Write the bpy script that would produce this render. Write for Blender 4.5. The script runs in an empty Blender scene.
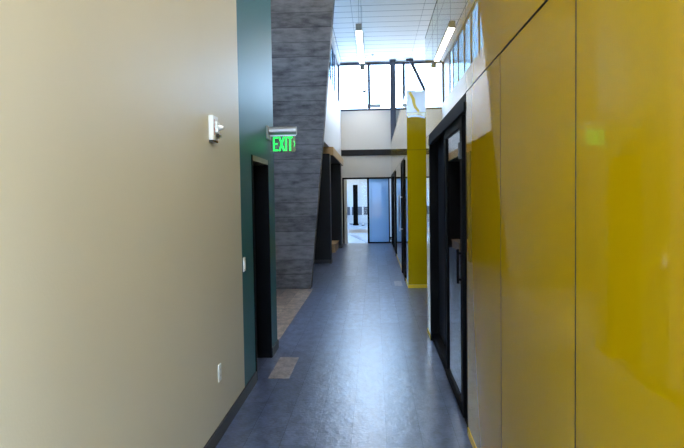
import bpy, bmesh, math, random
from mathutils import Matrix, Vector
random.seed(7)
S = bpy.context.scene
COL = S.collection

# ------------------------------------------------------------------ materials
def nodes(name):
    m = bpy.data.materials.new(name); m.use_nodes = True
    nt = m.node_tree; b = nt.nodes['Principled BSDF']
    return m, nt, b
def srgb(r, g, b):
    f = lambda c: (c/255)/12.92 if c/255 <= 0.04045 else ((c/255+0.055)/1.055)**2.4
    return (f(r), f(g), f(b), 1)
def mat(name, col, rough=0.5, metal=0.0, spec=0.5, emit=None, es=0.0, coat=0.0, coat_rough=0.03, coat_ior=1.5,
        var=0.0, vscale=4.0, bump=0.0, bscale=200.0, stretch=(1, 1, 1)):
    m, nt, b = nodes(name)
    b.inputs['Base Color'].default_value = col
    b.inputs['Roughness'].default_value = rough
    b.inputs['Metallic'].default_value = metal
    b.inputs['Specular IOR Level'].default_value = spec
    b.inputs['Coat Weight'].default_value = coat
    b.inputs['Coat Roughness'].default_value = coat_rough
    b.inputs['Coat IOR'].default_value = coat_ior
    if emit:
        b.inputs['Emission Color'].default_value = emit
        b.inputs['Emission Strength'].default_value = es
    tc = nt.nodes.new('ShaderNodeTexCoord')
    mp = nt.nodes.new('ShaderNodeMapping'); mp.inputs['Scale'].default_value = stretch
    nt.links.new(tc.outputs['Object'], mp.inputs['Vector'])
    if var > 0:
        n = nt.nodes.new('ShaderNodeTexNoise'); n.inputs['Scale'].default_value = vscale; n.inputs['Detail'].default_value = 5
        nt.links.new(mp.outputs[0], n.inputs['Vector'])
        mx = nt.nodes.new('ShaderNodeMix'); mx.data_type = 'RGBA'
        mx.inputs['A'].default_value = tuple(c*(1-var) for c in col[:3])+(1,)
        mx.inputs['B'].default_value = tuple(min(1, c*(1+var)) for c in col[:3])+(1,)
        nt.links.new(n.outputs['Fac'], mx.inputs['Factor'])
        nt.links.new(mx.outputs['Result'], b.inputs['Base Color'])
    if bump > 0:
        n2 = nt.nodes.new('ShaderNodeTexNoise'); n2.inputs['Scale'].default_value = bscale; n2.inputs['Detail'].default_value = 3
        nt.links.new(mp.outputs[0], n2.inputs['Vector'])
        bp = nt.nodes.new('ShaderNodeBump'); bp.inputs['Strength'].default_value = 1; bp.inputs['Distance'].default_value = bump
        nt.links.new(n2.outputs['Fac'], bp.inputs['Height']); nt.links.new(bp.outputs[0], b.inputs['Normal'])
    return m
def glass_mat(name, tint=(0.93, 0.97, 0.98), ior=1.5, rough=0.0, haze=0.0, hazecol=(0.7, 0.8, 0.9)):
    m, nt, b = nodes(name)
    out = nt.nodes['Material Output']
    tr = nt.nodes.new('ShaderNodeBsdfTransparent'); tr.inputs[0].default_value = tint+(1,)
    gl = nt.nodes.new('ShaderNodeBsdfGlossy'); gl.inputs['Roughness'].default_value = rough
    fr = nt.nodes.new('ShaderNodeFresnel'); fr.inputs['IOR'].default_value = ior
    # thin sheet: no total internal reflection on the way out
    ge = nt.nodes.new('ShaderNodeNewGeometry'); mi = nt.nodes.new('ShaderNodeMix'); mi.data_type = 'FLOAT'
    mi.inputs['A'].default_value = ior; mi.inputs['B'].default_value = 1/ior
    nt.links.new(ge.outputs['Backfacing'], mi.inputs['Factor']); nt.links.new(mi.outputs['Result'], fr.inputs['IOR'])
    mx = nt.nodes.new('ShaderNodeMixShader')
    nt.links.new(fr.outputs[0], mx.inputs[0])
    nt.links.new(gl.outputs[0], mx.inputs[2])
    if haze > 0:
        df = nt.nodes.new('ShaderNodeBsdfDiffuse'); df.inputs[0].default_value = hazecol+(1,)
        m2 = nt.nodes.new('ShaderNodeMixShader'); m2.inputs[0].default_value = haze
        nt.links.new(tr.outputs[0], m2.inputs[1]); nt.links.new(df.outputs[0], m2.inputs[2])
        nt.links.new(m2.outputs[0], mx.inputs[1])
    else:
        nt.links.new(tr.outputs[0], mx.inputs[1])
    nt.links.new(mx.outputs[0], out.inputs['Surface'])
    nt.nodes.remove(b)
    return m

M = {}
M['beige'] = mat('beige_wall_paint', srgb(214, 205, 178), rough=0.46, spec=0.3, var=0.03, vscale=1.5, bump=0.0006, bscale=90)
M['teal'] = mat('teal_wall_paint', srgb(20, 92, 98), rough=0.46, spec=0.4, var=0.05, vscale=2, bump=0.0006, bscale=90)
M['white'] = mat('white_wall_paint', srgb(216, 216, 216), rough=0.55, spec=0.3, var=0.02, vscale=1)
M['cream'] = mat('cream_wall_paint', srgb(214, 212, 206), rough=0.5, spec=0.3, var=0.02, vscale=1)
M['yellow'] = mat('yellow_back_painted_glass', srgb(178, 148, 3), rough=0.5, spec=0.0, coat=1.0, coat_rough=0.0, coat_ior=1.5)
M['yellow_edge'] = mat('yellow_base_metal', srgb(226, 190, 20), rough=0.35)
M['core'] = mat('dark_wall_core', srgb(38, 36, 30), rough=0.7)
M['black'] = mat('black_anodised_frame', srgb(8, 9, 12), rough=0.6, spec=0.06)
M['blackpaint'] = mat('black_wall_panel', srgb(17, 18, 23), rough=0.5, spec=0.25, var=0.1, vscale=3)
M['bluesteel'] = mat('dark_blue_grey_steel', srgb(48, 58, 78), rough=0.4, spec=0.5)
M['base'] = mat('black_rubber_base', srgb(40, 41, 45), rough=0.45, spec=0.4)
M['headgrey'] = mat('door_head_painted_reflection', srgb(120, 125, 108), rough=0.35)  # dark head; the light it reflects is put into this grey-green
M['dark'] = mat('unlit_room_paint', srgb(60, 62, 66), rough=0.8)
M['wood'] = mat('oak_veneer', srgb(186, 148, 98), rough=0.45, var=0.22, vscale=3, stretch=(14, 0.7, 14))
M['alu'] = mat('brushed_aluminium', srgb(178, 180, 186), rough=0.32, metal=0.85)
M['capgrey'] = mat('grey_fixture_metal', srgb(132, 134, 132), rough=0.45, metal=0.3)
M['whiteplastic'] = mat('white_plastic', srgb(235, 235, 230), rough=0.35)
M['red'] = mat('red_ink', srgb(190, 30, 25), rough=0.5)
M['smoke'] = mat('dark_lens', srgb(70, 66, 55), rough=0.12)
M['strobe'] = mat('clear_strobe_lens', srgb(200, 200, 195), rough=0.08, coat=1)
M['green'] = mat('lit_green_letters', srgb(0, 200, 60), rough=0.4, emit=srgb(0, 255, 80), es=0.5)
M['acryl'] = glass_mat('clear_acrylic_panel', tint=(0.72, 0.78, 0.74), ior=1.5, haze=0.10, hazecol=(0.5, 0.55, 0.5))
M['pink'] = mat('painted_beige_reflection', srgb(214, 178, 150), rough=0.4)  # reflected beige wall as a colour
M['lens'] = mat('lit_pendant_lens', srgb(255, 255, 255), rough=0.5, emit=(1.0, 0.90, 0.76, 1), es=9.0)
M['panelight'] = mat('added_ceiling_panel_light', srgb(255, 255, 255), rough=0.5, emit=(0.85, 0.93, 1.0, 1), es=4.0)
M['cable'] = mat('steel_cable', srgb(170, 172, 175), rough=0.4, metal=0.4)
M['glass'] = glass_mat('window_glass', tint=(0.93, 0.97, 0.99), ior=1.18)
M['tinted'] = glass_mat('blue_tinted_window_glass', tint=(0.46, 0.57, 0.62), ior=1.12)
M['doorglass'] = glass_mat('door_glass', tint=(0.80, 0.88, 0.90), ior=1.9)
M['film'] = glass_mat('pale_blue_film_glass', tint=(0.50, 0.74, 0.96), haze=0.45, hazecol=(0.42, 0.70, 1.0), ior=1.3)
M['pale_reflection'] = mat('painted_pale_reflection', srgb(206, 210, 216), rough=0.12, spec=0.5)  # colour of a bright window reflection
M['pale_floor'] = mat('pale_hall_floor', srgb(200, 212, 226), rough=0.25, var=0.03)
M['brownband'] = mat('brown_floor_band', srgb(140, 122, 108), rough=0.4)
M['greyband'] = mat('grey_wall_band', srgb(96, 100, 110), rough=0.5)
M['ledge'] = mat('blue_grey_floor_strip', srgb(112, 130, 160), rough=0.35)

# board-marked concrete
def concrete():
    m, nt, b = nodes('board_formed_concrete')
    L = nt.links.new; N = nt.nodes.new
    tc = N('ShaderNodeTexCoord')
    sep = N('ShaderNodeSeparateXYZ'); L(tc.outputs['Object'], sep.inputs[0])
    mp = N('ShaderNodeMapping'); mp.inputs['Scale'].default_value = (1.2, 1, 4); L(tc.outputs['Object'], mp.inputs[0])
    n1 = N('ShaderNodeTexNoise'); n1.inputs['Scale'].default_value = 2.6; n1.inputs['Detail'].default_value = 8; n1.inputs['Roughness'].default_value = 0.7
    L(mp.outputs[0], n1.inputs['Vector'])
    n2 = N('ShaderNodeTexNoise'); n2.inputs['Scale'].default_value = 1.3; n2.inputs['Detail'].default_value = 6; n2.inputs['Roughness'].default_value = 0.65
    L(tc.outputs['Object'], n2.inputs['Vector'])
    # per-board tone: white noise of floor(z/0.2)
    dv = N('ShaderNodeMath'); dv.operation = 'DIVIDE'; dv.inputs[1].default_value = 0.27; L(sep.outputs['Z'], dv.inputs[0])
    fl = N('ShaderNodeMath'); fl.operation = 'FLOOR'; L(dv.outputs[0], fl.inputs[0])
    wn = N('ShaderNodeTexWhiteNoise'); wn.noise_dimensions = '1D'; L(fl.outputs[0], wn.inputs['W'])
    a = N('ShaderNodeMath'); a.operation = 'MULTIPLY_ADD'; a.inputs[1].default_value = 0.14; L(wn.outputs['Value'], a.inputs[0]); L(n1.outputs['Fac'], a.inputs[2])
    a2 = N('ShaderNodeMath'); a2.operation = 'MULTIPLY_ADD'; a2.inputs[1].default_value = 0.5; L(n2.outputs['Fac'], a2.inputs[0]); L(a.outputs[0], a2.inputs[2])
    cr = N('ShaderNodeValToRGB'); L(a2.outputs[0], cr.inputs[0])
    e = cr.color_ramp.elements
    e[0].position = 0.55; e[0].color = srgb(36, 36, 40)
    e[1].position = 1.02; e[1].color = srgb(128, 124, 126)
    # dark joint lines
    fr = N('ShaderNodeMath'); fr.operation = 'FRACT'; L(dv.outputs[0], fr.inputs[0])
    lt = N('ShaderNodeMath'); lt.operation = 'LESS_THAN'; lt.inputs[1].default_value = 0.055; L(fr.outputs[0], lt.inputs[0])
    wn2 = N('ShaderNodeTexNoise'); wn2.inputs['Scale'].default_value = 0.9; L(mp.outputs[0], wn2.inputs['Vector'])
    mj = N('ShaderNodeMath'); mj.operation = 'MULTIPLY'; L(lt.outputs[0], mj.inputs[0]); L(wn2.outputs['Fac'], mj.inputs[1])
    mx = N('ShaderNodeMix'); mx.data_type = 'RGBA'; L(mj.outputs[0], mx.inputs['Factor']); L(cr.outputs[0], mx.inputs['A']); mx.inputs['B'].default_value = srgb(30, 30, 33)
    L(mx.outputs['Result'], b.inputs['Base Color'])
    b.inputs['Roughness'].default_value = 0.7
    bp = N('ShaderNodeBump'); bp.inputs['Distance'].default_value = 0.012; L(a2.outputs[0], bp.inputs['Height']); L(bp.outputs[0], b.inputs['Normal'])
    return m
M['concrete'] = concrete()

# carpet: woven grain at two scales, low sheen
def carpet(name, col, rough=0.29, spec=1.0):
    m, nt, b = nodes(name)
    L = nt.links.new; N = nt.nodes.new
    tc = N('ShaderNodeTexCoord')
    n1 = N('ShaderNodeTexNoise'); n1.inputs['Scale'].default_value = 38; n1.inputs['Detail'].default_value = 3; L(tc.outputs['Object'], n1.inputs['Vector'])
    mp = N('ShaderNodeMapping'); mp.inputs['Scale'].default_value = (3, 1.6, 1); L(tc.outputs['Object'], mp.inputs[0])
    n2 = N('ShaderNodeTexNoise'); n2.inputs['Scale'].default_value = 4; n2.inputs['Detail'].default_value = 6; L(mp.outputs[0], n2.inputs['Vector'])
    ad = N('ShaderNodeMath'); ad.operation = 'MULTIPLY_ADD'; ad.inputs[1].default_value = 0.6; L(n1.outputs['Fac'], ad.inputs[0]); L(n2.outputs['Fac'], ad.inputs[2])
    cr = N('ShaderNodeValToRGB'); L(ad.outputs[0], cr.inputs[0])
    e = cr.color_ramp.elements; e[0].position = 0.55; e[1].position = 1.0
    e[0].color = tuple(c*0.5 for c in col[:3])+(1,); e[1].color = tuple(min(1, c*1.6) for c in col[:3])+(1,)
    L(cr.outputs[0], b.inputs['Base Color'])
    b.inputs['Roughness'].default_value = rough; b.inputs['Specular IOR Level'].default_value = spec
    bp = N('ShaderNodeBump'); bp.inputs['Distance'].default_value = 0.0028; L(ad.outputs[0], bp.inputs['Height']); L(bp.outputs[0], b.inputs['Normal'])
    return m
BL = [carpet('blue_grey_carpet_plank', srgb(74+d, 84+d, 112+d)) for d in (-12, -3, 3, 11)]
BR = [carpet('brown_carpet_plank', srgb(*c)) for c in ((168, 146, 128), (150, 130, 116), (180, 160, 140), (112, 100, 96))]
M['plank_tan'] = carpet('tan_carpet_plank', srgb(150, 138, 134))

def ceiling_mat():
    m, nt, b = nodes('white_linear_ceiling_panels')
    L = nt.links.new; N = nt.nodes.new
    tc = N('ShaderNodeTexCoord'); sep = N('ShaderNodeSeparateXYZ'); L(tc.outputs['Object'], sep.inputs[0])
    def line(sock, pitch, w, off=0.0):
        a = N('ShaderNodeMath'); a.operation = 'ADD'; a.inputs[1].default_value = off; L(sock, a.inputs[0])
        d = N('ShaderNodeMath'); d.operation = 'DIVIDE'; d.inputs[1].default_value = pitch; L(a.outputs[0], d.inputs[0])
        f = N('ShaderNodeMath'); f.operation = 'FRACT'; L(d.outputs[0], f.inputs[0])
        l = N('ShaderNodeMath'); l.operation = 'LESS_THAN'; l.inputs[1].default_value = w/pitch; L(f.outputs[0], l.inputs[0])
        return l
    l1 = line(sep.outputs['Y'], 0.5, 0.028, 0.2); l2 = line(sep.outputs['X'], 1.9, 0.008, 0.55)
    mx = N('ShaderNodeMath'); mx.operation = 'MAXIMUM'; L(l1.outputs[0], mx.inputs[0]); L(l2.outputs[0], mx.inputs[1])
    c = N('ShaderNodeMix'); c.data_type = 'RGBA'; L(mx.outputs[0], c.inputs['Factor'])
    c.inputs['A'].default_value = srgb(236, 236, 234); c.inputs['B'].default_value = srgb(125, 127, 132)
    L(c.outputs['Result'], b.inputs['Base Color']); b.inputs['Roughness'].default_value = 0.6
    return m
M['ceiling'] = ceiling_mat()

# ------------------------------------------------------------------ mesh helpers
class MB:
    def __init__(s): s.bm = bmesh.new()
    def box(s, x0, x1, y0, y1, z0, z1):
        vs = [s.bm.verts.new((x, y, z)) for z in (z0, z1) for y in (y0, y1) for x in (x0, x1)]
        for f in ((0,2,3,1), (4,5,7,6), (0,1,5,4), (2,6,7,3), (0,4,6,2), (1,3,7,5)):
            s.bm.faces.new([vs[i] for i in f])
        return s
    def hexa(s, pts):       # 8 points, same order as box()
        vs = [s.bm.verts.new(p) for p in pts]
        for f in ((0,2,3,1), (4,5,7,6), (0,1,5,4), (2,6,7,3), (0,4,6,2), (1,3,7,5)):
            s.bm.faces.new([vs[i] for i in f])
        return s
    def cyl(s, p0, p1, r, n=16, r2=None):
        p0 = Vector(p0); p1 = Vector(p1); d = p1-p0
        q = Vector((0,0,1)).rotation_difference(d.normalized()).to_matrix().to_4x4()
        mt = Matrix.Translation((p0+p1)/2) @ q
        bmesh.ops.create_cone(s.bm, cap_ends=True, segments=n, radius1=r, radius2=r if r2 is None else r2, depth=d.length, matrix=mt)
        return s
    def bevel(s, w, seg=2):
        bmesh.ops.bevel(s.bm, geom=list(s.bm.edges), offset=w, segments=seg, affect='EDGES', profile=0.5)
        return s
    def build(s, name, m, parent=None, smooth=False, loc=None):
        bmesh.ops.recalc_face_normals(s.bm, faces=s.bm.faces)
        if loc:
            bmesh.ops.translate(s.bm, verts=s.bm.verts, vec=-Vector(loc))
        me = bpy.data.meshes.new(name); s.bm.to_mesh(me); s.bm.free()
        for mm in (m if isinstance(m, list) else [m]): me.materials.append(mm)
        if smooth:
            for p in me.polygons: p.use_smooth = True
        o = bpy.data.objects.new(name, me); COL.objects.link(o)
        if loc: o.location = loc
        if parent: put(o, parent)
        return o
def put(o, parent):
    # mesh data is authored in world coordinates: shift it into the parent's frame
    off = Vector((0, 0, 0)); p = parent
    while p: off += p.location; p = p.parent
    o.data.transform(Matrix.Translation(-off))
    o.parent = parent
def tag(o, label=None, cat=None, group=None, kind=None):
    if label: o['label'] = label
    if cat: o['category'] = cat
    if group: o['group'] = group
    if kind: o['kind'] = kind
    return o
def thing(name, label, cat, loc, group=None):
    o = bpy.data.objects.new(name, None); COL.objects.link(o); o.location = loc; o.empty_display_size = 0.1
    bpy.context.view_layer.update()
    return tag(o, label, cat, group)
def struct(name, mb, m, label=None, cat=None, loc=None):
    o = mb.build(name, m, loc=loc); return tag(o, label, cat, kind='structure')
def sroot(name, loc, label, cat):
    o = thing(name, label, cat, loc); o['kind'] = 'structure'; return o
def text_mesh(name, body, size, m, mtx, parent, depth=0.0015, sx=1.0, bold=0.0):
    cu = bpy.data.curves.new(name, 'FONT'); cu.body = body; cu.size = size; cu.extrude = depth; cu.offset = bold
    cu.align_x = 'CENTER'; cu.align_y = 'CENTER'; cu.resolution_u = 4
    t = bpy.data.objects.new(name+'_tmp', cu); COL.objects.link(t)
    bpy.context.view_layer.update()
    me = bpy.data.meshes.new_from_object(t.evaluated_get(bpy.context.evaluated_depsgraph_get()))
    bpy.data.objects.remove(t)
    me.transform(mtx @ Matrix.Diagonal((sx, 1, 1, 1)))
    me.name = name; me.materials.clear(); me.materials.append(m)
    o = bpy.data.objects.new(name, me); COL.objects.link(o)
    if parent: put(o, parent)
    return o

# ------------------------------------------------------------------ dimensions
XL, XR, XU = -1.125, 0.645, -1.21
ZC, ZT, ZH = 6.68, 3.65, 2.42          # ceiling, partition top, storefront head
YB, YF = -4.5, 22.3                    # rear wall, far wall
XO = 4.5                               # outer side walls

# ------------------------------------------------------------------ floor of carpet planks
bm = bmesh.new()
PW, PL = 0.25, 1.0
faces = []
def quad(x0, x1, y0, y1, mi, z=0.0):
    g = 0.0007; vs = [bm.verts.new((x, y, z)) for x, y in ((x0+g, y0+g), (x1-g, y0+g), (x1-g, y1-g), (x0+g, y1-g))]
    f = bm.faces.new(vs); f.material_index = mi
EDGE = -1.17
def strip(xa, xb, mats, lo, hi):
    n = max(1, round((xb-xa)/PW)); w = (xb-xa)/n
    for i in range(n):
        off = random.random()*PL
        y = lo-off
        while y < hi:
            y0, y1 = max(y, lo), min(y+PL, hi)
            if y1 > y0: quad(xa+i*w, xa+(i+1)*w, y0, y1, random.choice(mats))
            y += PL
strip(-XO, EDGE, [4, 4, 5, 5, 6, 4, 7], 6.7, 11.2)
strip(-XO, EDGE, [0, 1, 1, 2, 2, 3], YB-0.2, 6.7)
strip(-XO, EDGE, [0, 1, 1, 2, 2, 3], 11.2, YF)
strip(EDGE, XO, [0, 1, 1, 2, 2, 3], YB-0.2, YF)
bm2 = bmesh.new()
me = bpy.data.meshes.new('floor')
# underside slab so that the floor has thickness
for v in [( -XO, YB-0.2), ]: pass
ret = bmesh.ops.create_cube(bm, size=1, matrix=Matrix.Translation((0, (YF+YB-0.2)/2, -0.1)) @ Matrix.Diagonal((2*XO, YF-YB+0.2, 0.19, 1)))
for v in ret['verts']:
    for f in v.link_faces: f.material_index = 8
bm.to_mesh(me); bm.free(); bm2.free()
for mm in BL+BR+[M['core']]: me.materials.append(mm)
fl = bpy.data.objects.new('floor', me); COL.objects.link(fl)
tag(fl, 'blue-grey carpet plank floor of the corridor, brown planks beyond the teal wall', 'floor', kind='structure')

# ------------------------------------------------------------------ ceiling
struct('ceiling', MB().box(-XO-0.2, XO+0.2, YB-0.2, 11.5, ZC, ZC+0.2).box(-1.37, XO+0.2, 11.5, YF+0.2, ZC, ZC+0.2), M['ceiling'], 'high white ceiling of wide panels with thin seams', 'ceiling')
struct('trim_1', MB().box(-1.16, -1.145, 11.6, YF-0.12, ZC-0.004, ZC), M['greyband'], 'thin dark reveal line along the left edge of the ceiling', 'trim')

# ------------------------------------------------------------------ left side
wl = struct('wall_left', MB().box(XL-0.15, XL, YB, 5.0, 0, ZC), M['beige'], 'tall beige painted wall in the left foreground', 'wall')
D0, D1, DH = 5.47, 6.33, 2.11          # door opening in the teal wall incl. frame
w2 = MB().box(XL-0.15, XL, 5.0, D0, 0, ZC).box(XL-0.15, XL, D1, 6.72, 0, ZC).box(XL-0.15, XL, D0, D1, DH, ZC)
w2.box(-XO, XL-0.15, 6.60, 6.72, 0, ZC)
struct('wall_left.001', w2, M['teal'], 'teal painted wall around the black doorway on the left', 'wall')
b = MB().box(XL, XL+0.012, YB, 5.0, 0, 0.1)
struct('baseboard_left', b, M['base'], 'black rubber base along the beige wall', 'baseboard')
b = MB().box(XL, XL+0.012, 5.002, D0, 0, 0.1).box(XL, XL+0.012, D1, 6.732, 0, 0.1).box(XL-0.6, XL+0.012, 6.72, 6.732, 0, 0.1)
struct('baseboard_left.001', b, M['base'], 'black rubber base along the teal wall beside the doorway', 'baseboard')
# black doorway
dr = sroot('door_1', (XL, (D0+D1)/2, 0), 'black door set deep in the teal wall', 'door')
fw = 0.05
MB().box(XL-0.15, XL+0.006, D0, D0+fw, 0, DH).box(XL-0.15, XL+0.006, D1-fw*0.4, D1, 0, DH).build('door_frame', M['black'], dr)
MB().box(XL-0.15, XL+0.006, D0+fw, D1-fw*0.4, DH-fw, DH).build('door_head', M['headgrey'], dr)
leaf = MB().box(XL-0.19, XL-0.145, D0+fw, D1-fw*0.4, 0.01, DH-fw).build('door_leaf', M['black'], dr)
MB().cyl((XL-0.145, D0+0.14, 1.0), (XL-0.10, D0+0.14, 1.0), 0.012).cyl((XL-0.10, D0+0.13, 1.0), (XL-0.10, D0+0.26, 1.0), 0.010).build('door_handle', M['alu'], leaf)
# alcove beyond the teal wall
a = MB()
a.box(-XO-0.15, -XO, YB, 22.3, 0, 3.2).box(-XO-0.15, -XO, YB, 11.5, 6.2, ZC).box(-XO-0.15, -1.35, 11.5, 22.3, 3.2, 3.3)
a.box(-XO-0.15, -XO, YB, 7.6, 3.2, 6.2).box(-XO-0.15, -XO, 9.6, 11.5, 3.2, 6.2).box(-XO-0.15, -XO, 7.6, 9.6, 3.2, 4.2)
struct('wall_left.002', a, M['white'], 'white outer wall of the side space behind the concrete wall', 'wall')

def window(name, label, axis, pos, a0, a1, z0, z1, mull, fr=0.06, depth=0.12, mat_=None, mw=0.05, glass=None):
    """axis 'x': plane at x=pos running in y; axis 'y': plane at y=pos running in x"""
    mat_ = mat_ or M['bluesteel']; glass = glass or M['glass']
    c = (pos, (a0+a1)/2, z0) if axis == 'x' else ((a0+a1)/2, pos, z0)
    r = sroot(name, c, label, 'window')
    def bx(mb, u0, u1, v0, v1, d):
        if axis == 'x': mb.box(pos-d/2, pos+d/2, u0, u1, v0, v1)
        else: mb.box(u0, u1, pos-d/2, pos+d/2, v0, v1)
    f = MB(); bx(f, a0, a1, z0, z0+fr, depth); bx(f, a0, a1, z1-fr, z1, depth); bx(f, a0, a0+fr, z0+fr, z1-fr, depth); bx(f, a1-fr, a1, z0+fr, z1-fr, depth)
    f.build('window_frame', mat_, r)
    ed = [a0+fr]
    for m_ in mull:
        q = MB(); bx(q, m_-mw/2, m_+mw/2, z0+fr, z1-fr, depth*0.9); q.build('mullion', mat_, r); ed += [m_-mw/2, m_+mw/2]
    ed.append(a1-fr)
    for i in range(0, len(ed), 2):
        g = MB(); bx(g, ed[i], ed[i+1], z0+fr, z1-fr, 0.012); g.build('pane', glass, r)
    return r
window('window_1', 'high unseen side window added to light the space left of the concrete wall', 'x', -XO-0.06, 7.6, 9.6, 4.2, 6.2, [8.6])  # added out of view so daylight reaches the concrete

# tapering concrete wall
ex = lambda z: -1.225 + 0.0965*z
c = MB()
c.hexa([(-XO, 11.2, 0), (ex(0), 11.2, 0), (-XO, 11.5, 0), (ex(0), 11.5, 0),
        (-XO, 11.2, ZC), (ex(ZC), 11.2, ZC), (-XO, 11.5, ZC), (ex(ZC), 11.5, ZC)])
struct('wall_left.003', c, M['concrete'], 'dark board-marked concrete wall whose right edge leans over the corridor', 'concrete wall')

# upper white wall above the wood edge, with the clerestory
ZS = 5.06
u = MB().box(XU-0.14, XU, 11.5, YF, 3.09, ZS).box(XU-0.14, XU, 11.5, YF, ZC-0.08, ZC)
struct('wall_left.004', u, M['white'], 'white upper wall between the wood edge and the left clerestory', 'wall')
window('window_2', 'row of clerestory windows along the top of the left wall', 'x', XU-0.11, 11.5, 20.7, ZS, ZC-0.08, [19.9-1.22*k for k in range(0, 7)], mw=0.06, depth=0.05, glass=M['tinted'])
# low recess under the soffit
r_ = MB().box(-2.75, -2.6, 11.5, YF, 0, 2.85)
struct('wall_left.005', r_, M['blackpaint'], 'black back wall of the recess on the left', 'wall')
s_ = MB().box(-2.75, -1.55, 11.5, 16.28, 2.85, 3.09)
struct('trim_2', s_, M['blackpaint'], 'black soffit over the near part of the left recess', 'soffit')
w = thing('wood_fascia', 'oak-clad soffit edge above the black partitions on the left', 'fascia', (-1.6, 19.0, 2.85))
MB().box(-2.6, -1.10, 16.3, 21.7, 2.866, 3.09).build('oak_cladding', M['wood'], w)
MB().box(-2.6, -1.12, 16.32, 21.68, 2.854, 2.866).build('soffit_underside', M['core'], w)
p = thing('partition_pier', 'black partition end nearest behind the concrete wall', 'partition', (-1.8, 15.6, 0))
MB().box(-2.6, -1.145, 15.5, 15.85, 0.1, 2.85).build('panel', M['blackpaint'], p)
MB().box(-2.6, -1.135, 15.49, 15.86, 0, 0.1).build('plinth', M['base'], p)
p = thing('partition_pier', 'farther black partition end beside the glazed entrance', 'partition', (-1.8, 20.4, 0))
MB().box(-2.6, -1.125, 20.2, 20.6, 0.1, 2.852).build('panel', M['blackpaint'], p)
MB().box(-2.6, -1.115, 20.19, 20.61, 0, 0.1).build('plinth', M['base'], p)
o = thing('storage_bench', 'low oak box on the floor between the two black partitions', 'bench', (-1.6, 18.3, 0))
MB().box(-2.4, -1.24, 18.6, 20.18, 0, 0.24).build('bench_box', M['wood'], o)
MB().box(-2.4, -1.22, 18.58, 20.18, 0.24, 0.27).build('bench_top', M['wood'], o)

# ------------------------------------------------------------------ far wall
fx0, fx1 = XU-0.14, XO
f_ = MB().box(fx0, fx1, YF, YF+0.2, 2.45, 3.26).box(fx0, fx1, YF, YF+0.2, 3.26, 4.90).box(fx0, fx1, YF, YF+0.2, ZC-0.03, ZC)
f_.box(fx0, -1.19, YF, YF+0.2, 0, 2.45).box(0.69, fx1, YF, YF+0.2, 0, 2.45).box(-XO, fx0, YF, YF+0.2, 0, 3.3)
struct('wall_far', f_, M['cream'], 'cream end wall between the glazed entrance and the high windows', 'wall')
struct('trim_3', MB().box(XU, XR+0.35, YF-0.06, YF, 3.25, 3.47), M['blackpaint'], 'black beam across the end wall above the glazed entrance', 'beam')
window('window_3', 'wide high windows at the far end glowing with daylight', 'y', YF+0.06, XU-0.1, XO, 4.90, ZC-0.03, [-0.15, 1.13, 2.2, 3.3], fr=0.08, mw=0.10, depth=0.14)
cpost = thing('steel_column', 'dark steel column in front of the far high windows', 'column', (0.72, 22.15, 0))
MB().box(0.625, 0.815, 22.03, 22.05, 0.02, ZC-0.02).box(0.625, 0.815, 22.22, 22.24, 0.02, ZC-0.02).box(0.71, 0.73, 22.05, 22.22, 0.02, ZC-0.02).build('shaft', M['bluesteel'], cpost)
MB().box(0.60, 0.84, 22.0, 22.27, 0, 0.02).build('base_plate', M['bluesteel'], cpost)
MB().box(0.60, 0.84, 22.0, 22.27, ZC-0.02, ZC).build('cap_plate', M['bluesteel'], cpost)
cpost = thing('steel_column', 'dark steel post in the far left corner between the high windows', 'column', (-1.32, 21.5, ZS))
MB().box(-1.345, -1.29, 20.7, 22.28, ZS, ZC-0.10).build('shaft', M['bluesteel'], cpost)
MB().box(-1.35, -1.27, 20.7, 22.28, ZC-0.10, ZC-0.08).build('cap_plate', M['bluesteel'], cpost)
br = MB()
bp0, bp1 = Vector((1.33, 22.0, ZC)), Vector((2.62, 22.0, 3.9))
dv = (bp1-bp0).normalized(); nv = Vector((dv.z, 0, -dv.x))*0.055
pts = []
for base in (bp0, bp1):
    for yy in (-0.05, 0.05):
        for sgn in (-1, 1):
            pts.append(base + nv*sgn + Vector((0, yy, 0)))
br.hexa(pts)
brc = thing('steel_brace', 'dark diagonal steel brace crossing the far high windows', 'brace', tuple(bp1))
br.build('brace_tube', M['bluesteel'], brc)
MB().box(1.20, 1.46, 21.97, 22.03, ZC-0.10, ZC).build('gusset_plate', M['bluesteel'], brc)

# glazed entrance in the far wall
d3 = sroot('door_2', (-0.27, YF, 0), 'black-framed glazed entrance at the far end of the corridor', 'door')
zt = 2.45
MB().box(-1.19, -1.13, YF, YF+0.12, 0, zt).box(0.63, 0.69, YF, YF+0.12, 0, zt).box(-1.13, 0.63, YF, YF+0.12, zt-0.06, zt).box(-0.27, -0.20, YF, YF+0.12, 0, zt-0.06).box(-0.20, 0.63, YF, YF+0.12, 0, 0.05).box(0.52, 0.56, YF+0.0, YF+0.12, 0.05, zt-0.06).build('door_frame', M['black'], d3)
lf = MB().box(-1.13, -1.02, YF+0.04, YF+0.09, 0, zt-0.07).build('side_stile', M['cream'], d3)
MB().cyl((-1.04, YF+0.0, 0.95), (-1.04, YF+0.0, 1.15), 0.014).cyl((-1.04, YF+0.0, 0.97), (-1.04, YF+0.04, 0.97), 0.01).cyl((-1.04, YF+0.0, 1.13), (-1.04, YF+0.04, 1.13), 0.01).build('door_handle', M['alu'], lf)
MB().box(-1.02, -0.27, YF+0.055, YF+0.067, 0.02, zt-0.06).build('pane', M['glass'], d3)
pn = MB().box(-0.20, 0.52, YF+0.055, YF+0.067, 0.05, zt-0.06).build('pane', M['film'], d3); pn['label'] = 'pale blue frosted glass pane'
MB().box(0.56, 0.63, YF+0.055, YF+0.067, 0.05, zt-0.06).build('pane', M['glass'], d3)

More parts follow.
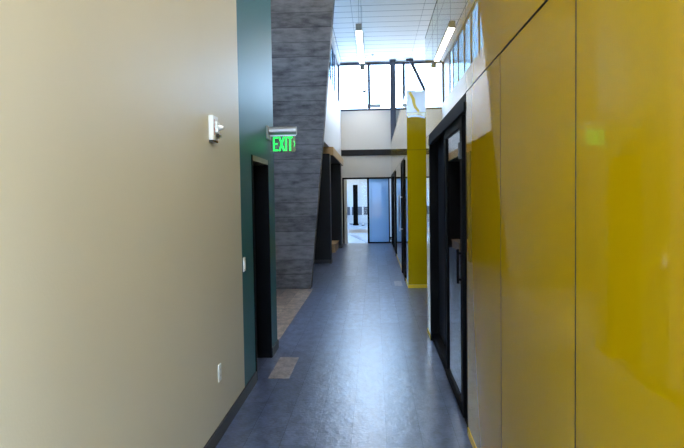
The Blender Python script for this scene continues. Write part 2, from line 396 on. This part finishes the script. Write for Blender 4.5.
# hall beyond
HX0, HX1, HY1, HZ = -3.6, 3.0, 40.0, 3.2
struct('floor.001', MB().box(HX0, HX1, YF, HY1, -0.1, -0.0), M['pale_floor'], 'pale shiny floor of the hall beyond the glazed entrance', 'floor')
struct('trim_4', MB().box(HX0, HX1, 28.9, 32.0, 0, 0.004), M['brownband'], 'brown band across the floor of the far hall', 'floor band')
sb = MB().hexa([(-1.35, 28.8, 0), (-1.2, 28.8, 0), (-0.35, 22.9, 0), (-0.2, 22.9, 0), (-1.35, 28.8, .004), (-1.2, 28.8, .004), (-0.35, 22.9, .004), (-0.2, 22.9, .004)])
sb.hexa([(-1.9, 39, 0), (-1.7, 39, 0), (-0.55, 32.2, 0), (-0.35, 32.2, 0), (-1.9, 39, .004), (-1.7, 39, .004), (-0.55, 32.2, .004), (-0.35, 32.2, .004)])
struct('trim_5', sb, M['ledge'], 'blue-grey diagonal strips in the far hall floor', 'floor strip')
hw = MB().box(HX0-0.1, HX0, YF+0.2, HY1, 0, 1.9).box(HX0-0.1, HX0, YF+0.2, HY1, 2.9, HZ).box(HX0, HX1, HY1, HY1+0.1, 0, HZ).box(HX1, HX1+0.1, YF+0.2, HY1, 0, HZ)
struct('wall_far.001', hw, M['white'], 'white walls of the hall beyond the glazed entrance', 'wall')
struct('ceiling.001', MB().box(HX0-0.1, HX1+0.1, YF+0.2, HY1+0.1, HZ, HZ+0.15), M['white'], 'white ceiling of the far hall', 'ceiling')
window('window_4', 'long added side window, unseen, of the hall beyond the glazed entrance', 'x', HX0-0.05, YF+0.2, HY1, 1.9, 2.9, [24.5+2*k for k in range(8)])  # window added to brighten the hall; hidden from the camera
struct('wall_far.002', MB().box(-0.28, 1.9, 26.0, 26.1, 0, HZ), M['white'], 'plain white partition behind the frosted pane', 'wall')
hall_band = struct('trim_6', MB().box(-3.5, -0.4, 39.9, HY1, 0.55, 1.1), M['greyband'], 'grey band along the far hall wall', 'wall band')
hc = thing('hall_column', 'slim black column standing in the bright far hall', 'column', (-1.17, 37.2, 0))
MB().box(-1.32, -1.04, 37.05, 37.35, 0.08, HZ-0.7).build('shaft', M['black'], hc)
MB().box(-1.36, -1.0, 37.0, 37.4, 0, 0.08).build('base_plate', M['black'], hc)
struct('trim_7', MB().box(-1.36, -1.0, 36.9, 37.5, HZ-0.7, HZ), M['white'], 'white bulkhead above the black hall column', 'bulkhead')
for k, (xx, yy) in enumerate(((-1.52, 38.5), (-0.72, 36.5))):
    t = thing('hall_post', ('slim white post left of the black hall column', 'slim white post right of the black hall column')[k], 'post', (xx, yy, 0))
    MB().box(xx-0.05, xx+0.05, yy-0.05, yy+0.05, 0.05, HZ).build('shaft', M['white'], t)
    MB().box(xx-0.09, xx+0.09, yy-0.09, yy+0.09, 0, 0.05).build('base_plate', M['greyband'], t)
for k, yy in enumerate((24.6, 29.0, 34.0)):  # ceiling lamps added out of sight to brighten the hall
    t = thing('added_ceiling_light', ('nearest', 'middle', 'farthest')[k]+' added unseen ceiling light of the hall beyond the glazed entrance', 'ceiling light', (-1.2, yy, HZ), 'added ceiling lights of the far hall')
    MB().box(-1.8, -0.6, yy-0.3, yy+0.3, HZ-0.03, HZ).build('light_frame', M['whiteplastic'], t)
    MB().box(-1.76, -0.64, yy-0.26, yy+0.26, HZ-0.034, HZ-0.03).build('diffuser', M['panelight'], t)
# wheeled base seen at the bottom of the frosted pane
t = thing('wheeled_chair_base', 'low black wheeled base behind the bottom of the frosted pane', 'chair base', (0.46, 24.0, 0))
q = MB()
for k in range(5):
    an = k*2*math.pi/5+0.4
    q.cyl((0.46, 24.0, 0.12), (0.46+0.26*math.cos(an), 24.0+0.26*math.sin(an), 0.075), 0.022, 8)
q.cyl((0.46, 24.0, 0.10), (0.46, 24.0, 0.2), 0.035, 12)
q.build('star_base', M['black'], t)
for k in range(5):
    an = k*2*math.pi/5+0.4; cx, cy = 0.46+0.26*math.cos(an), 24.0+0.26*math.sin(an)
    MB().cyl((cx-0.02, cy, 0.03), (cx+0.02, cy, 0.03), 0.03, 12).cyl((cx, cy, 0.05), (cx, cy, 0.085), 0.01, 8).build('caster', M['black'], t)
# roof vent outside the far windows, on the roof of the hall
t = thing('roof_vent', 'small grey flat-topped roof vent outside the far window', 'roof vent', (-0.13, 26.0, HZ+0.15))
zc_ = 5.75-0.08
MB().box(-0.34, 0.32, 25.9, 26.1, 5.56, 5.70).build('vent_hood', M['core'], t)
MB().cyl((-0.16, 26.0, HZ+0.15), (-0.16, 26.0, 5.56), 0.045, 12).build('vent_pipe', M['capgrey'], t)

# ------------------------------------------------------------------ right side, near block with the yellow glass wall
S0, S1 = 4.25, 7.12          # storefront opening
E1 = 7.51
PT = 0.012
YN = 0.2
core = MB().box(XR+PT, XR+0.15, YN, S0, 0, ZT-0.01).box(XR+0.15, XO, YN, YN+0.15, 0, ZT-0.01).box(XR+PT, XR+0.15, S1, E1-PT, 0, ZT-0.01).box(XR+PT, XR+0.15, S0, S1, ZH, ZT-0.01)
core.box(XR+0.15, XO, E1-0.15, E1-PT, 0, ZT-0.01).box(XR+0.15, XO, YN+0.15, E1-0.15, ZT-0.15, ZT-0.01)
wr = struct('wall_right', core, M['core'], 'glossy yellow glass-panelled wall in the right foreground', 'yellow wall')
def panel(parent, ya, yb, za, zb, xf, gap=0.003, n=14, name='glass_panel', label=None, material=None):
    XR = 0.612 if parent.name == 'wall_right.002' else 0.645
    """a back-painted glass sheet whose face follows xf(y)"""
    p = MB(); ya += gap; yb -= gap; za += gap; zb -= gap
    bm = p.bm; rows = []
    ys = [yb-(yb-ya)*((i/n)**1.0) for i in range(n, -1, -1)]
    for y in ys:
        x = xf(y)
        rows.append([bm.verts.new((x, y, za)), bm.verts.new((x, y, zb)), bm.verts.new((XR+PT+0.001, y, zb)), bm.verts.new((XR+PT+0.001, y, za))])
    front = [(bm.verts.new(r[0].co), bm.verts.new(r[1].co)) for r in rows]   # the glossy face is shaded smooth on its own vertices
    for (a, b_), (fa, fb) in zip(zip(rows, rows[1:]), zip(front, front[1:])):
        for i in range(1, 4):
            j = (i+1) % 4
            bm.faces.new((a[i], b_[i], b_[j], a[j]))
        f = bm.faces.new((fa[0], fa[1], fb[1], fb[0])); f.smooth = True; f.material_index = 1
    bm.faces.new(rows[0]); bm.faces.new(rows[-1][::-1])
    o = p.build(name, [M['core'], material or M['yellow']], parent)
    if label: o['label'] = label
    return o
flat = lambda y: XR
near = lambda y: XR + 0.0040 + (0.006*(max(y, 1.36)-1.98) + 0.0121*(max(y, 1.36)-1.98)**2)    # slightly dished sheet
mid = lambda y: XR + 0.0045*math.exp(-(y-1.98)/0.40)
up = mid
SM = 1.98
ylist = [YN, 0.83, SM]
for a_, b_ in zip(ylist, ylist[1:]):
    fn = near if b_ == SM else flat
    panel(wr, a_, b_, 0.06, ZH, fn, gap=0.007 if b_ == SM else 0.003)
    panel(wr, a_, b_, ZH, ZT, fn, gap=0.007 if b_ == SM else 0.003)
panel(wr, SM, 3.12, 0.06, ZH, mid, gap=0.006)
panel(wr, 3.12, S0, 0.06, ZH, flat)
panel(wr, SM, S0, ZH, ZT, up, gap=0.006)
panel(wr, S0, E1, ZH, ZT, flat)
panel(wr, S1, E1, 0.06, ZH, flat)
MB().box(XR-0.004, XR+PT+0.001, YN, S0, 0, 0.055).box(XR-0.004, XR+PT+0.001, S1, E1, 0, 0.055).build('base_strip', M['yellow_edge'], wr)
MB().box(XR, XO, E1-PT, E1, 0, ZT).build('end_sheet', M['yellow'], wr)
MB().box(XR-0.002, XR+0.16, YN, E1, ZT-0.01, ZT+0.004).build('top_cap', M['core'], wr)

# room behind the near storefront
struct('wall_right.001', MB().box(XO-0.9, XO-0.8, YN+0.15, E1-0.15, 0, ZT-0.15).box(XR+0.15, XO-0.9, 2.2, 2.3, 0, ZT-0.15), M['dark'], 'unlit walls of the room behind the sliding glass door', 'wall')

# near storefront: black frame, open bay, sliding glass door, side light
d4 = sroot('door_3', (XR+0.05, (S0+S1)/2, 0), 'black-framed sliding glass door beside the yellow wall', 'sliding door')
MB().box(XR, XR+0.14, S0, S0+0.045, 0, ZH).box(XR, XR+0.14, S1-0.05, S1, 0, ZH).box(XR, XR+0.14, S0+0.045, S1-0.05, ZH-0.06, ZH).box(XR+0.02, XR+0.14, S0+0.045, S1-0.05, 0, 0.03).build('door_frame', M['black'], d4)
MB().box(XR+0.03, XR+0.13, 5.66, 5.74, 0.03, ZH-0.06).build('mullion', M['black'], d4)
MB().box(XR-0.010, XR+0.03, S0+0.05, S1-0.05, ZH-0.12, ZH-0.055).build('sliding_track', M['black'], d4)
sl = MB().box(XR+0.004, XR+0.045, 4.50, 4.61, 0.03, ZH-0.12).box(XR+0.004, XR+0.045, 5.52, 5.64, 0.03, ZH-0.12).box(XR+0.004, XR+0.045, 4.61, 5.52, 0.03, 0.11).box(XR+0.004, XR+0.045, 4.61, 5.52, ZH-0.2, ZH-0.12).build('sliding_leaf', M['black'], d4)
MB().box(XR+0.018, XR+0.028, 4.61, 5.52, 0.11, ZH-0.2).build('glass_pane', M['doorglass'], sl)
MB().cyl((XR-0.022, 4.56, 1.04), (XR-0.022, 4.56, 1.30), 0.010).cyl((XR-0.022, 4.56, 1.07), (XR+0.004, 4.56, 1.07), 0.009).cyl((XR-0.022, 4.56, 1.27), (XR+0.004, 4.56, 1.27), 0.009).build('pull_handle', M['black'], sl)
MB().box(XR-0.012, XR+0.004, 4.52, 4.59, 1.98, 2.1).build('latch', M['base'], sl)
MB().box(XR+0.05, XR+0.06, S0+0.045, 5.66, 0.03, ZH-0.06).build('side_light', M['doorglass'], d4)
# black return that closes the far bay
MB().box(XR+0.10, XR+0.14, 5.74, S1-0.05, 0.03, ZH-0.06).build('bay_panel', M['blackpaint'], d4)
MB().box(XR+0.03, XR+0.10, 5.80, S1-0.05, 0.03, 0.09).build('bay_threshold', M['black'], d4)

# ------------------------------------------------------------------ right side, second yellow block
Y2, Y3 = 11.2, 21.95
bays = [(12.15, 13.55), (17.3, 21.4)]
XS = 0.612
flat2 = lambda y: XS
core = MB()
ys = [Y2+PT, 12.15, 13.55, 17.3, 21.4, Y3]
for a_, b_ in ((0, 1), (2, 3), (4, 5)): core.box(XS+PT, XS+0.15, ys[a_], ys[b_], 0, ZT-0.01)
for a_, b_ in bays: core.box(XS+PT, XS+0.15, a_, b_, 2.45, ZT-0.01)
core.box(XS+0.15, XO, Y2+PT, Y2+0.15, 0, ZT-0.01).box(XS+0.15, XO, Y3-0.15, Y3, 0, ZT-0.01).box(XS+0.15, XO, Y2+0.15, Y3-0.15, ZT-0.15, ZT-0.01)
w3 = struct('wall_right.002', core, M['core'], 'far yellow glass-panelled block whose narrow end faces the corridor', 'yellow wall')
panel(w3, Y2, Y3, 2.5, ZT, flat2)
panel(w3, Y2, 12.15, 0.06, 2.5, flat2); panel(w3, 13.55, 17.3, 0.06, 2.5, flat2); panel(w3, 21.4, Y3, 0.06, 2.5, flat2)
zc1 = 3.26
MB().box(XS, 1.45, Y2, Y2+PT, 0.07, 2.567).box(1.456, XO, Y2, Y2+PT, 0.07, 2.567).build('end_sheet', M['yellow'], w3)
MB().box(XS, 1.45, Y2, Y2+PT, 2.573, zc1).box(1.456, XO, Y2, Y2+PT, 2.573, zc1).build('end_sheet', M['yellow'], w3)
cp = MB().box(XS, XO, Y2, Y2+PT, zc1+0.003, ZT).build('end_sheet', M['pale_reflection'], w3); cp['label'] = 'top sheet with a painted pale reflection and yellow streak'  # bright clerestory reflection put into the sheet's pale colour
def ribbon(pts, w, y):
    q = MB()
    n = len(pts)
    L_ = []; R_ = []
    for i, (x, z) in enumerate(pts):
        a = Vector(pts[max(0, i-1)]); b = Vector(pts[min(n-1, i+1)]); d = (b-a).normalized(); nn = Vector((-d.y, d.x))*w[i]/2
        L_.append((x+nn.x, z+nn.y)); R_.append((x-nn.x, z-nn.y))
    for i in range(n-1):
        ps = [(R_[i][0], y-0.002, R_[i][1]), (L_[i][0], y-0.002, L_[i][1]), (R_[i][0], y, R_[i][1]), (L_[i][0], y, L_[i][1]),
              (R_[i+1][0], y-0.002, R_[i+1][1]), (L_[i+1][0], y-0.002, L_[i+1][1]), (R_[i+1][0], y, R_[i+1][1]), (L_[i+1][0], y, L_[i+1][1])]
        q.hexa(ps)
    return q
x_ = XS
ribbon([(x_+0.055, 3.63), (x_+0.09, 3.57), (x_+0.125, 3.5), (x_+0.135, 3.43), (x_+0.155, 3.36), (x_+0.20, 3.30), (x_+0.225, 3.265)], [0.05, 0.05, 0.06, 0.055, 0.05, 0.045, 0.04], Y2).build('yellow_reflection_streak', M['yellow_edge'], cp)  # yellow curve within the painted reflection
ribbon([(x_+0.02, 3.17), (x_+0.08, 3.19), (x_+0.17, 3.195), (x_+0.25, 3.18), (x_+0.33, 3.15)], [0.02, 0.03, 0.03, 0.028, 0.02], Y2).build('pale_reflection_streak', M['pale_reflection'], cp)  # pale arc of the same painted reflection
MB().box(XS-0.006, XO, Y2-0.006, Y2+PT, 0, 0.065).box(XS-0.006, XS+PT, Y2+PT, 12.15, 0, 0.065).box(XS-0.006, XS+PT, 13.55, 17.3, 0, 0.065).build('base_strip', M['yellow_edge'], w3)
MB().box(XS-0.003, XS+0.16, Y2-0.003, Y3, ZT-0.01, ZT+0.006).build('top_cap', M['capgrey'], w3)
struct('wall_right.003', MB().box(2.6, 2.7, Y2+0.15, Y3-0.15, 0, ZT-0.15), M['white'], 'white back wall of the rooms in the far yellow block', 'wall')
# its doors
for k, (a_, b_) in enumerate(bays):
    d = sroot('door_%d' % (4+k), (XS+0.05, (a_+b_)/2, 0), ('black-framed glass door in the side of the far yellow block, with a chrome pull', 'black-framed glazing in the side of the far yellow block, nearest the end wall')[k], 'glass door')
    MB().box(XS-0.02, XS+0.13, a_, a_+0.12, 0, 2.45).box(XS-0.02, XS+0.13, b_-0.12, b_, 0, 2.45).box(XS-0.02, XS+0.13, a_+0.12, b_-0.12, 2.37, 2.45).box(XS, XS+0.13, a_+0.12, b_-0.12, 0, 0.06).build('door_frame', M['black'], d)
    if k == 0:
        lf = MB().box(XS-0.0, XS+0.05, a_+0.12, a_+0.55, 0.06, 2.37).box(XS-0.0, XS+0.05, b_-0.55, b_-0.12, 0.06, 2.37).box(XS, XS+0.05, a_+0.55, b_-0.55, 0.06, 0.3).box(XS, XS+0.05, a_+0.55, b_-0.55, 2.2, 2.37).build('door_leaf', M['black'], d)
        MB().box(XS+0.02, XS+0.03, a_+0.55, b_-0.55, 0.3, 2.2).build('glass_pane', M['doorglass'], lf)
        MB().cyl((XS-0.07, b_-0.35, 0.95), (XS-0.07, b_-0.35, 1.75), 0.016).cyl((XS-0.07, b_-0.35, 1.0), (XS, b_-0.35, 1.0), 0.012).cyl((XS-0.07, b_-0.35, 1.7), (XS, b_-0.35, 1.7), 0.012).build('pull_handle', M['alu'], lf)
    else:
        MB().box(XS-0.02, XS+0.13, a_+0.12, a_+1.0, 0.06, 2.37).box(XS-0.02, XS+0.13, 19.6, 19.75, 0.06, 2.37).build('mullion', M['black'], d)
        MB().box(XS+0.02, XS+0.03, a_+1.0, 19.6, 0.06, 2.37).box(XS+0.02, XS+0.03, 19.75, b_-0.12, 0.06, 2.37).build('glass_pane', M['doorglass'], d)
# outer right wall and rear wall
a = MB().box(XO, XO+0.15, 0.2, YF, 0, 5.4).box(XO, XO+0.15, YB, 0.2, 3.8, 5.4).box(XO, XO+0.15, YB, YF, 5.4, ZC)
struct('wall_right.004', a, M['white'], 'white outer wall above and behind the yellow blocks', 'wall')
struct('wall_rear', MB().box(-XO-0.15, -1.1, YB-0.2, YB, 0, ZC).box(XO-1.1, XO+0.15, YB-0.2, YB, 0, ZC).box(-1.1, XO-1.1, YB-0.2, YB, 6.2, ZC).box(0.62, XO-1.1, YB-0.2, YB, 0, 3.7).box(-1.1, 0.62, YB-0.2, YB, 3.0, 3.7), M['cream'], 'wall behind the camera', 'wall')
window('window_5', 'added unseen high window behind the camera', 'y', YB-0.1, -1.1, XO-1.1, 3.7, 6.2, [0.6, 2.0])  # upper rear opening, added to let light onto the beige wall
window('window_7', 'wide added lobby window, unseen, to the right behind the camera', 'x', XO+0.07, YB, 0.2, 0.0, 3.8, [-3.0, -1.4], mat_=M['black'])  # side opening added for light on the beige wall
window('window_6', 'added unseen full-height glazing behind the camera', 'y', YB-0.1, -1.1, 0.62, 0.0, 3.0, [-0.24], mat_=M['black'])  # rear glazing added as a light source for the near walls

# ------------------------------------------------------------------ fixtures
# pendant lights: one row, copies of one fixture
PX, PZ = -0.27, 5.0
def pendant(y0, label):
    t = thing('pendant_light', label, 'pendant light', (PX, y0, PZ), 'linear pendant lights down the corridor')
    L_ = 2.95
    MB().box(PX-0.055, PX+0.055, y0+0.02, y0+L_-0.02, PZ+0.035, PZ+0.13).build('housing', M['capgrey'], t)
    MB().box(PX-0.055, PX+0.055, y0+0.02, y0+L_-0.02, PZ, PZ+0.035).build('lens', M['lens'], t)
    MB().box(PX-0.06, PX+0.06, y0, y0+0.02, PZ-0.005, PZ+0.135).bevel(0.003).build('end_cap', M['capgrey'], t)
    MB().box(PX-0.06, PX+0.06, y0+L_-0.02, y0+L_, PZ-0.005, PZ+0.135).bevel(0.003).build('end_cap', M['capgrey'], t)
    for yy in (y0+0.25, y0+L_-0.25):
        c_ = MB().cyl((PX, yy, PZ+0.13), (PX, yy, ZC-0.02), 0.005, 6).build('cable', M['cable'], t)
        MB().cyl((PX, yy, ZC-0.02), (PX, yy, ZC), 0.04, 16).build('canopy', M['whiteplastic'], c_)
    return t
def dup(o, dy, label):
    r = o.copy(); COL.objects.link(r); r.location.y += dy; r['label'] = label
    for ch in o.children:
        c_ = ch.copy(); COL.objects.link(c_); c_.parent = r
        for g in ch.children:
            d_ = g.copy(); COL.objects.link(d_); d_.parent = c_
    return r
P0 = pendant(12.0, 'nearest lit linear pendant light hanging by cables in view')
dup(P0, 3.62, 'second linear pendant light along, its grey end against the far window')
for k, dy in enumerate((-7.2, -10.8, -14.4)):
    dup(P0, dy, ('linear pendant light above the teal doorway', 'linear pendant light above the camera', 'linear pendant light behind the camera')[k])
t = thing('pendant_light', 'farthest and smallest pendant light end low against the far window', 'pendant light', (PX, 19.0, PZ), 'linear pendant lights down the corridor')
MB().box(PX-0.055, PX+0.055, 19.02, 21.9, PZ+0.035, PZ+0.13).build('housing', M['capgrey'], t)
MB().box(PX-0.055, PX+0.055, 19.02, 21.9, PZ, PZ+0.035).build('lens', M['lens'], t)
MB().box(PX-0.06, PX+0.06, 19.0, 19.02, PZ-0.005, PZ+0.135).build('end_cap', M['capgrey'], t)
for yy in (19.3, 21.6):
    c_ = MB().cyl((PX, yy, PZ+0.13), (PX, yy, ZC-0.02), 0.005, 6).build('cable', M['cable'], t)
    MB().cyl((PX, yy, ZC-0.02), (PX, yy, ZC), 0.04, 16).build('canopy', M['whiteplastic'], c_)
# warm globe lights added out of view to light the beige wall
M['globe'] = mat('added_warm_globe', srgb(255, 240, 210), rough=0.4, emit=(1.0, 0.86, 0.62, 1), es=10.0)
for k, (gx, gy) in enumerate(((2.0, -1.1), (2.0, -3.2), (3.5, -2.1))):
    t = thing('added_globe_light', ('added unseen warm globe light nearest the end of the yellow wall', 'added unseen warm globe light nearest the rear entrance', 'added unseen warm globe light nearest the lobby window')[k], 'globe light', (gx, gy, 2.9), 'added globe lights of the unseen lobby')
    q = MB(); bmesh.ops.create_uvsphere(q.bm, u_segments=24, v_segments=16, radius=0.25, matrix=Matrix.Translation((gx, gy, 2.6)))
    q.build('globe', M['globe'], t, smooth=True)
    MB().cyl((gx, gy, 2.84), (gx, gy, 2.92), 0.06).cyl((gx, gy, 2.92), (gx, gy, ZC), 0.008, 8).build('stem', M['black'], t)
# sprinkler head
t = thing('sprinkler_head', 'tiny white sprinkler head on the ceiling near the far window', 'sprinkler', (0.0, 21.17, ZC))
MB().cyl((0, 21.17, ZC-0.012), (0, 21.17, ZC), 0.05, 16).build('escutcheon', M['capgrey'], t)
MB().cyl((0, 21.17, ZC-0.06), (0, 21.17, ZC-0.012), 0.014, 10).cyl((0, 21.17, ZC-0.066), (0, 21.17, ZC-0.06), 0.03, 12).build('nozzle', M['alu'], t)

# exit sign on the teal wall
ey = 6.36
t = thing('exit_sign', 'green lit exit sign on an aluminium arm above the black doorway', 'exit sign', (XL, ey, 2.3))
MB().box(XL, XL+0.022, ey-0.10, ey+0.10, 2.33, 2.47).bevel(0.004).build('back_plate', M['capgrey'], t)
MB().cyl((XL+0.022, ey, 2.42), (-0.815, ey, 2.42), 0.044, 24).build('housing', M['alu'], t, smooth=False)
MB().box(XL+0.03, -0.825, ey-0.012, ey+0.012, 2.365, 2.385).build('panel_clip', M['alu'], t)
sp = MB().box(XL+0.035, -0.83, ey-0.003, ey+0.003, 2.195, 2.37).build('sign_panel', M['acryl'], t)
MB().box(-0.952, -0.832, ey+0.0035, ey+0.0055, 2.20, 2.365).build('painted_reflection', M['pink'], sp)  # beige wall's reflection in the acrylic, painted as a strip behind it
def bar2(q, p, r, w, y0, y1):     # a straight stroke in the sign's plane
    p = Vector(p); r = Vector(r); d = (r-p).normalized(); n_ = Vector((-d.y, d.x))*w/2
    c4 = [p-n_, p+n_, r-n_, r+n_]
    q.hexa([(c4[0].x, y0, c4[0].y), (c4[1].x, y0, c4[1].y), (c4[0].x, y1, c4[0].y), (c4[1].x, y1, c4[1].y),
            (c4[2].x, y0, c4[2].y), (c4[3].x, y0, c4[3].y), (c4[2].x, y1, c4[2].y), (c4[3].x, y1, c4[3].y)])
lz0, lz1, ly0, ly1 = 2.208, 2.358, ey-0.006, ey-0.0032
lx = -1.068
def letter(segs, wd=0.017):
    q = MB()
    for p_, r_2 in segs: bar2(q, p_, r_2, wd, ly0, ly1)
    q.build('letter', M['green'], sp)
hz = 0.0085
letter([((lx+hz, lz0), (lx+hz, lz1)), ((lx+2*hz, lz1-hz), (lx+0.052, lz1-hz)), ((lx+2*hz, 2.283), (lx+0.046, 2.283)), ((lx+2*hz, lz0+hz), (lx+0.052, lz0+hz))])
letter([((lx+0.066, lz0), (lx+0.116, lz1)), ((lx+0.116, lz0), (lx+0.066, lz1))])
letter([((lx+0.137, lz0), (lx+0.137, lz1))])
letter([((lx+0.155, lz1-hz), (lx+0.209, lz1-hz)), ((lx+0.182, lz0), (lx+0.182, lz1-2*hz))])
ar = MB().hexa([(-0.849, ey-.006, 2.315), (-0.843, ey-.006, 2.315), (-0.849, ey-.003, 2.315), (-0.843, ey-.003, 2.315), (-0.838, ey-.006, 2.283), (-0.832, ey-.006, 2.283), (-0.838, ey-.003, 2.283), (-0.832, ey-.003, 2.283)])
ar.hexa([(-0.849, ey-.006, 2.251), (-0.843, ey-.006, 2.251), (-0.849, ey-.003, 2.251), (-0.843, ey-.003, 2.251), (-0.838, ey-.006, 2.283), (-0.832, ey-.006, 2.283), (-0.838, ey-.003, 2.283), (-0.832, ey-.003, 2.283)])
ar.build('arrow', M['green'], sp)
# fire alarm on the beige wall
fy, fz = 4.12, 2.195
t = thing('fire_alarm', 'white fire alarm with red lettering and a strobe on the beige wall', 'fire alarm', (XL, fy, fz))
MB().box(XL, XL+0.035, fy-0.06, fy+0.075, fz-0.085, fz+0.085).bevel(0.008, 3).build('body', M['whiteplastic'], t)
MB().box(XL+0.035, XL+0.05, fy-0.01, fy+0.06, fz-0.03, fz+0.045).bevel(0.004).build('strobe_housing', M['whiteplastic'], t)
MB().cyl((XL+0.05, fy+0.025, fz+0.005), (XL+0.085, fy+0.025, fz+0.005), 0.024, 16, r2=0.012).build('strobe_lens', M['strobe'], t)
MB().box(XL+0.035, XL+0.06, fy-0.005, fy+0.055, fz-0.062, fz-0.036).bevel(0.004).build('dark_sounder', M['smoke'], t)
MB().box(XL, XL+0.03, fy-0.05, fy+0.07, fz-0.097, fz-0.085).build('bottom_vent', M['smoke'], t)
for i, ch in enumerate('FIRE'):
    mt = Matrix.Translation((XL+0.0355, fy-0.036, fz+0.045-0.028*i)) @ Matrix.Rotation(math.pi/2, 4, 'Z') @ Matrix.Rotation(math.pi/2, 4, 'X')
    text_mesh('red_letter', ch, 0.03, M['red'], mt, t, depth=0.0006, bold=0.001)
# switch and outlet
def plate(name, label, cat, y, z):
    t = thing(name, label, cat, (XL, y, z))
    MB().box(XL, XL+0.007, y-0.037, y+0.037, z-0.06, z+0.06).bevel(0.002).build('cover_plate', M['whiteplastic'], t)
    return t
t = plate('light_switch', 'white light switch on the teal wall left of the doorway', 'light switch', 5.07, 1.145)
MB().box(XL+0.007, XL+0.012, 5.053, 5.087, 1.11, 1.18).bevel(0.001).build('rocker', M['whiteplastic'], t)
t = plate('electrical_outlet', 'white power outlet low on the beige wall', 'outlet', 4.19, 0.465)
for dz in (-0.022, 0.022):
    rc = MB().box(XL+0.007, XL+0.0095, 4.173, 4.207, 0.465+dz-0.015, 0.465+dz+0.015).bevel(0.001).build('receptacle', M['whiteplastic'], t)
    MB().box(XL+0.0095, XL+0.0098, 4.181, 4.184, 0.465+dz-0.004, 0.465+dz+0.008).box(XL+0.0095, XL+0.0098, 4.196, 4.199, 0.465+dz-0.004, 0.465+dz+0.008).build('slots', M['black'], rc)
# odd light planks laid into the floor
tag(MB().box(-1.03, -0.83, 5.57, 6.32, 0.0, 0.003).build('carpet_plank', M['plank_tan'], loc=(-0.93, 5.95, 0)), 'single tan carpet plank in the blue-grey floor by the doorway', 'carpet plank')
tag(MB().box(0.37, 0.52, 11.45, 12.15, 0.0, 0.003).build('carpet_plank', M['plank_tan'], loc=(0.45, 11.8, 0)), 'single pale carpet plank in the floor beside the far yellow block', 'carpet plank')

# ------------------------------------------------------------------ sky
w = bpy.data.worlds.new('sky'); S.world = w; w.use_nodes = True
nt = w.node_tree; bg = nt.nodes['Background']
tc = nt.nodes.new('ShaderNodeTexCoord'); sp_ = nt.nodes.new('ShaderNodeSeparateXYZ'); nt.links.new(tc.outputs['Generated'], sp_.inputs[0])
cr = nt.nodes.new('ShaderNodeValToRGB'); mr = nt.nodes.new('ShaderNodeMapRange'); mr.inputs['From Min'].default_value = -1; nt.links.new(sp_.outputs['Z'], mr.inputs[0]); nt.links.new(mr.outputs[0], cr.inputs[0])
e = cr.color_ramp.elements
e[0].position = 0.49; e[0].color = (0.50, 0.45, 0.36, 1)      # sunlit paving outside
e[1].position = 1.0; e[1].color = (0.30, 0.52, 1.0, 1)
for p_, c_ in ((0.505, (0.50, 0.68, 1.0, 1)), (0.56, (0.52, 0.72, 1.0, 1)), (0.68, (0.44, 0.67, 1.0, 1))):
    k = cr.color_ramp.elements.new(p_); k.color = c_
nt.links.new(cr.outputs[0], bg.inputs['Color'])
bg.inputs['Strength'].default_value = 8.0

# ------------------------------------------------------------------ camera
cam = bpy.data.cameras.new('camera'); co = bpy.data.objects.new('camera', cam); COL.objects.link(co)
cam.sensor_fit = 'HORIZONTAL'; cam.sensor_width = 36; cam.lens = 36*600/684; cam.clip_start = 0.02; cam.clip_end = 200
Yc = Vector((32.5, 26.5, -600)).normalized()
uc = Vector((-0.015, 1, 0)); uc.z = -(Yc.x*uc.x+Yc.y*uc.y)/Yc.z; uc.normalize()
Xc = Yc.cross(uc)
Rm = Matrix((Xc, Yc, uc))
co.matrix_world = Matrix.Translation((0, 0, 1.7)) @ Rm.to_4x4()
S.camera = co
S.view_settings.view_transform = 'Standard'; S.view_settings.look = 'None'; S.view_settings.gamma = 1; S.view_settings.use_curve_mapping = False
S.view_settings.exposure = 1.5
S.cycles.max_bounces = 14; S.cycles.diffuse_bounces = 6; S.cycles.glossy_bounces = 6; S.cycles.transparent_max_bounces = 16
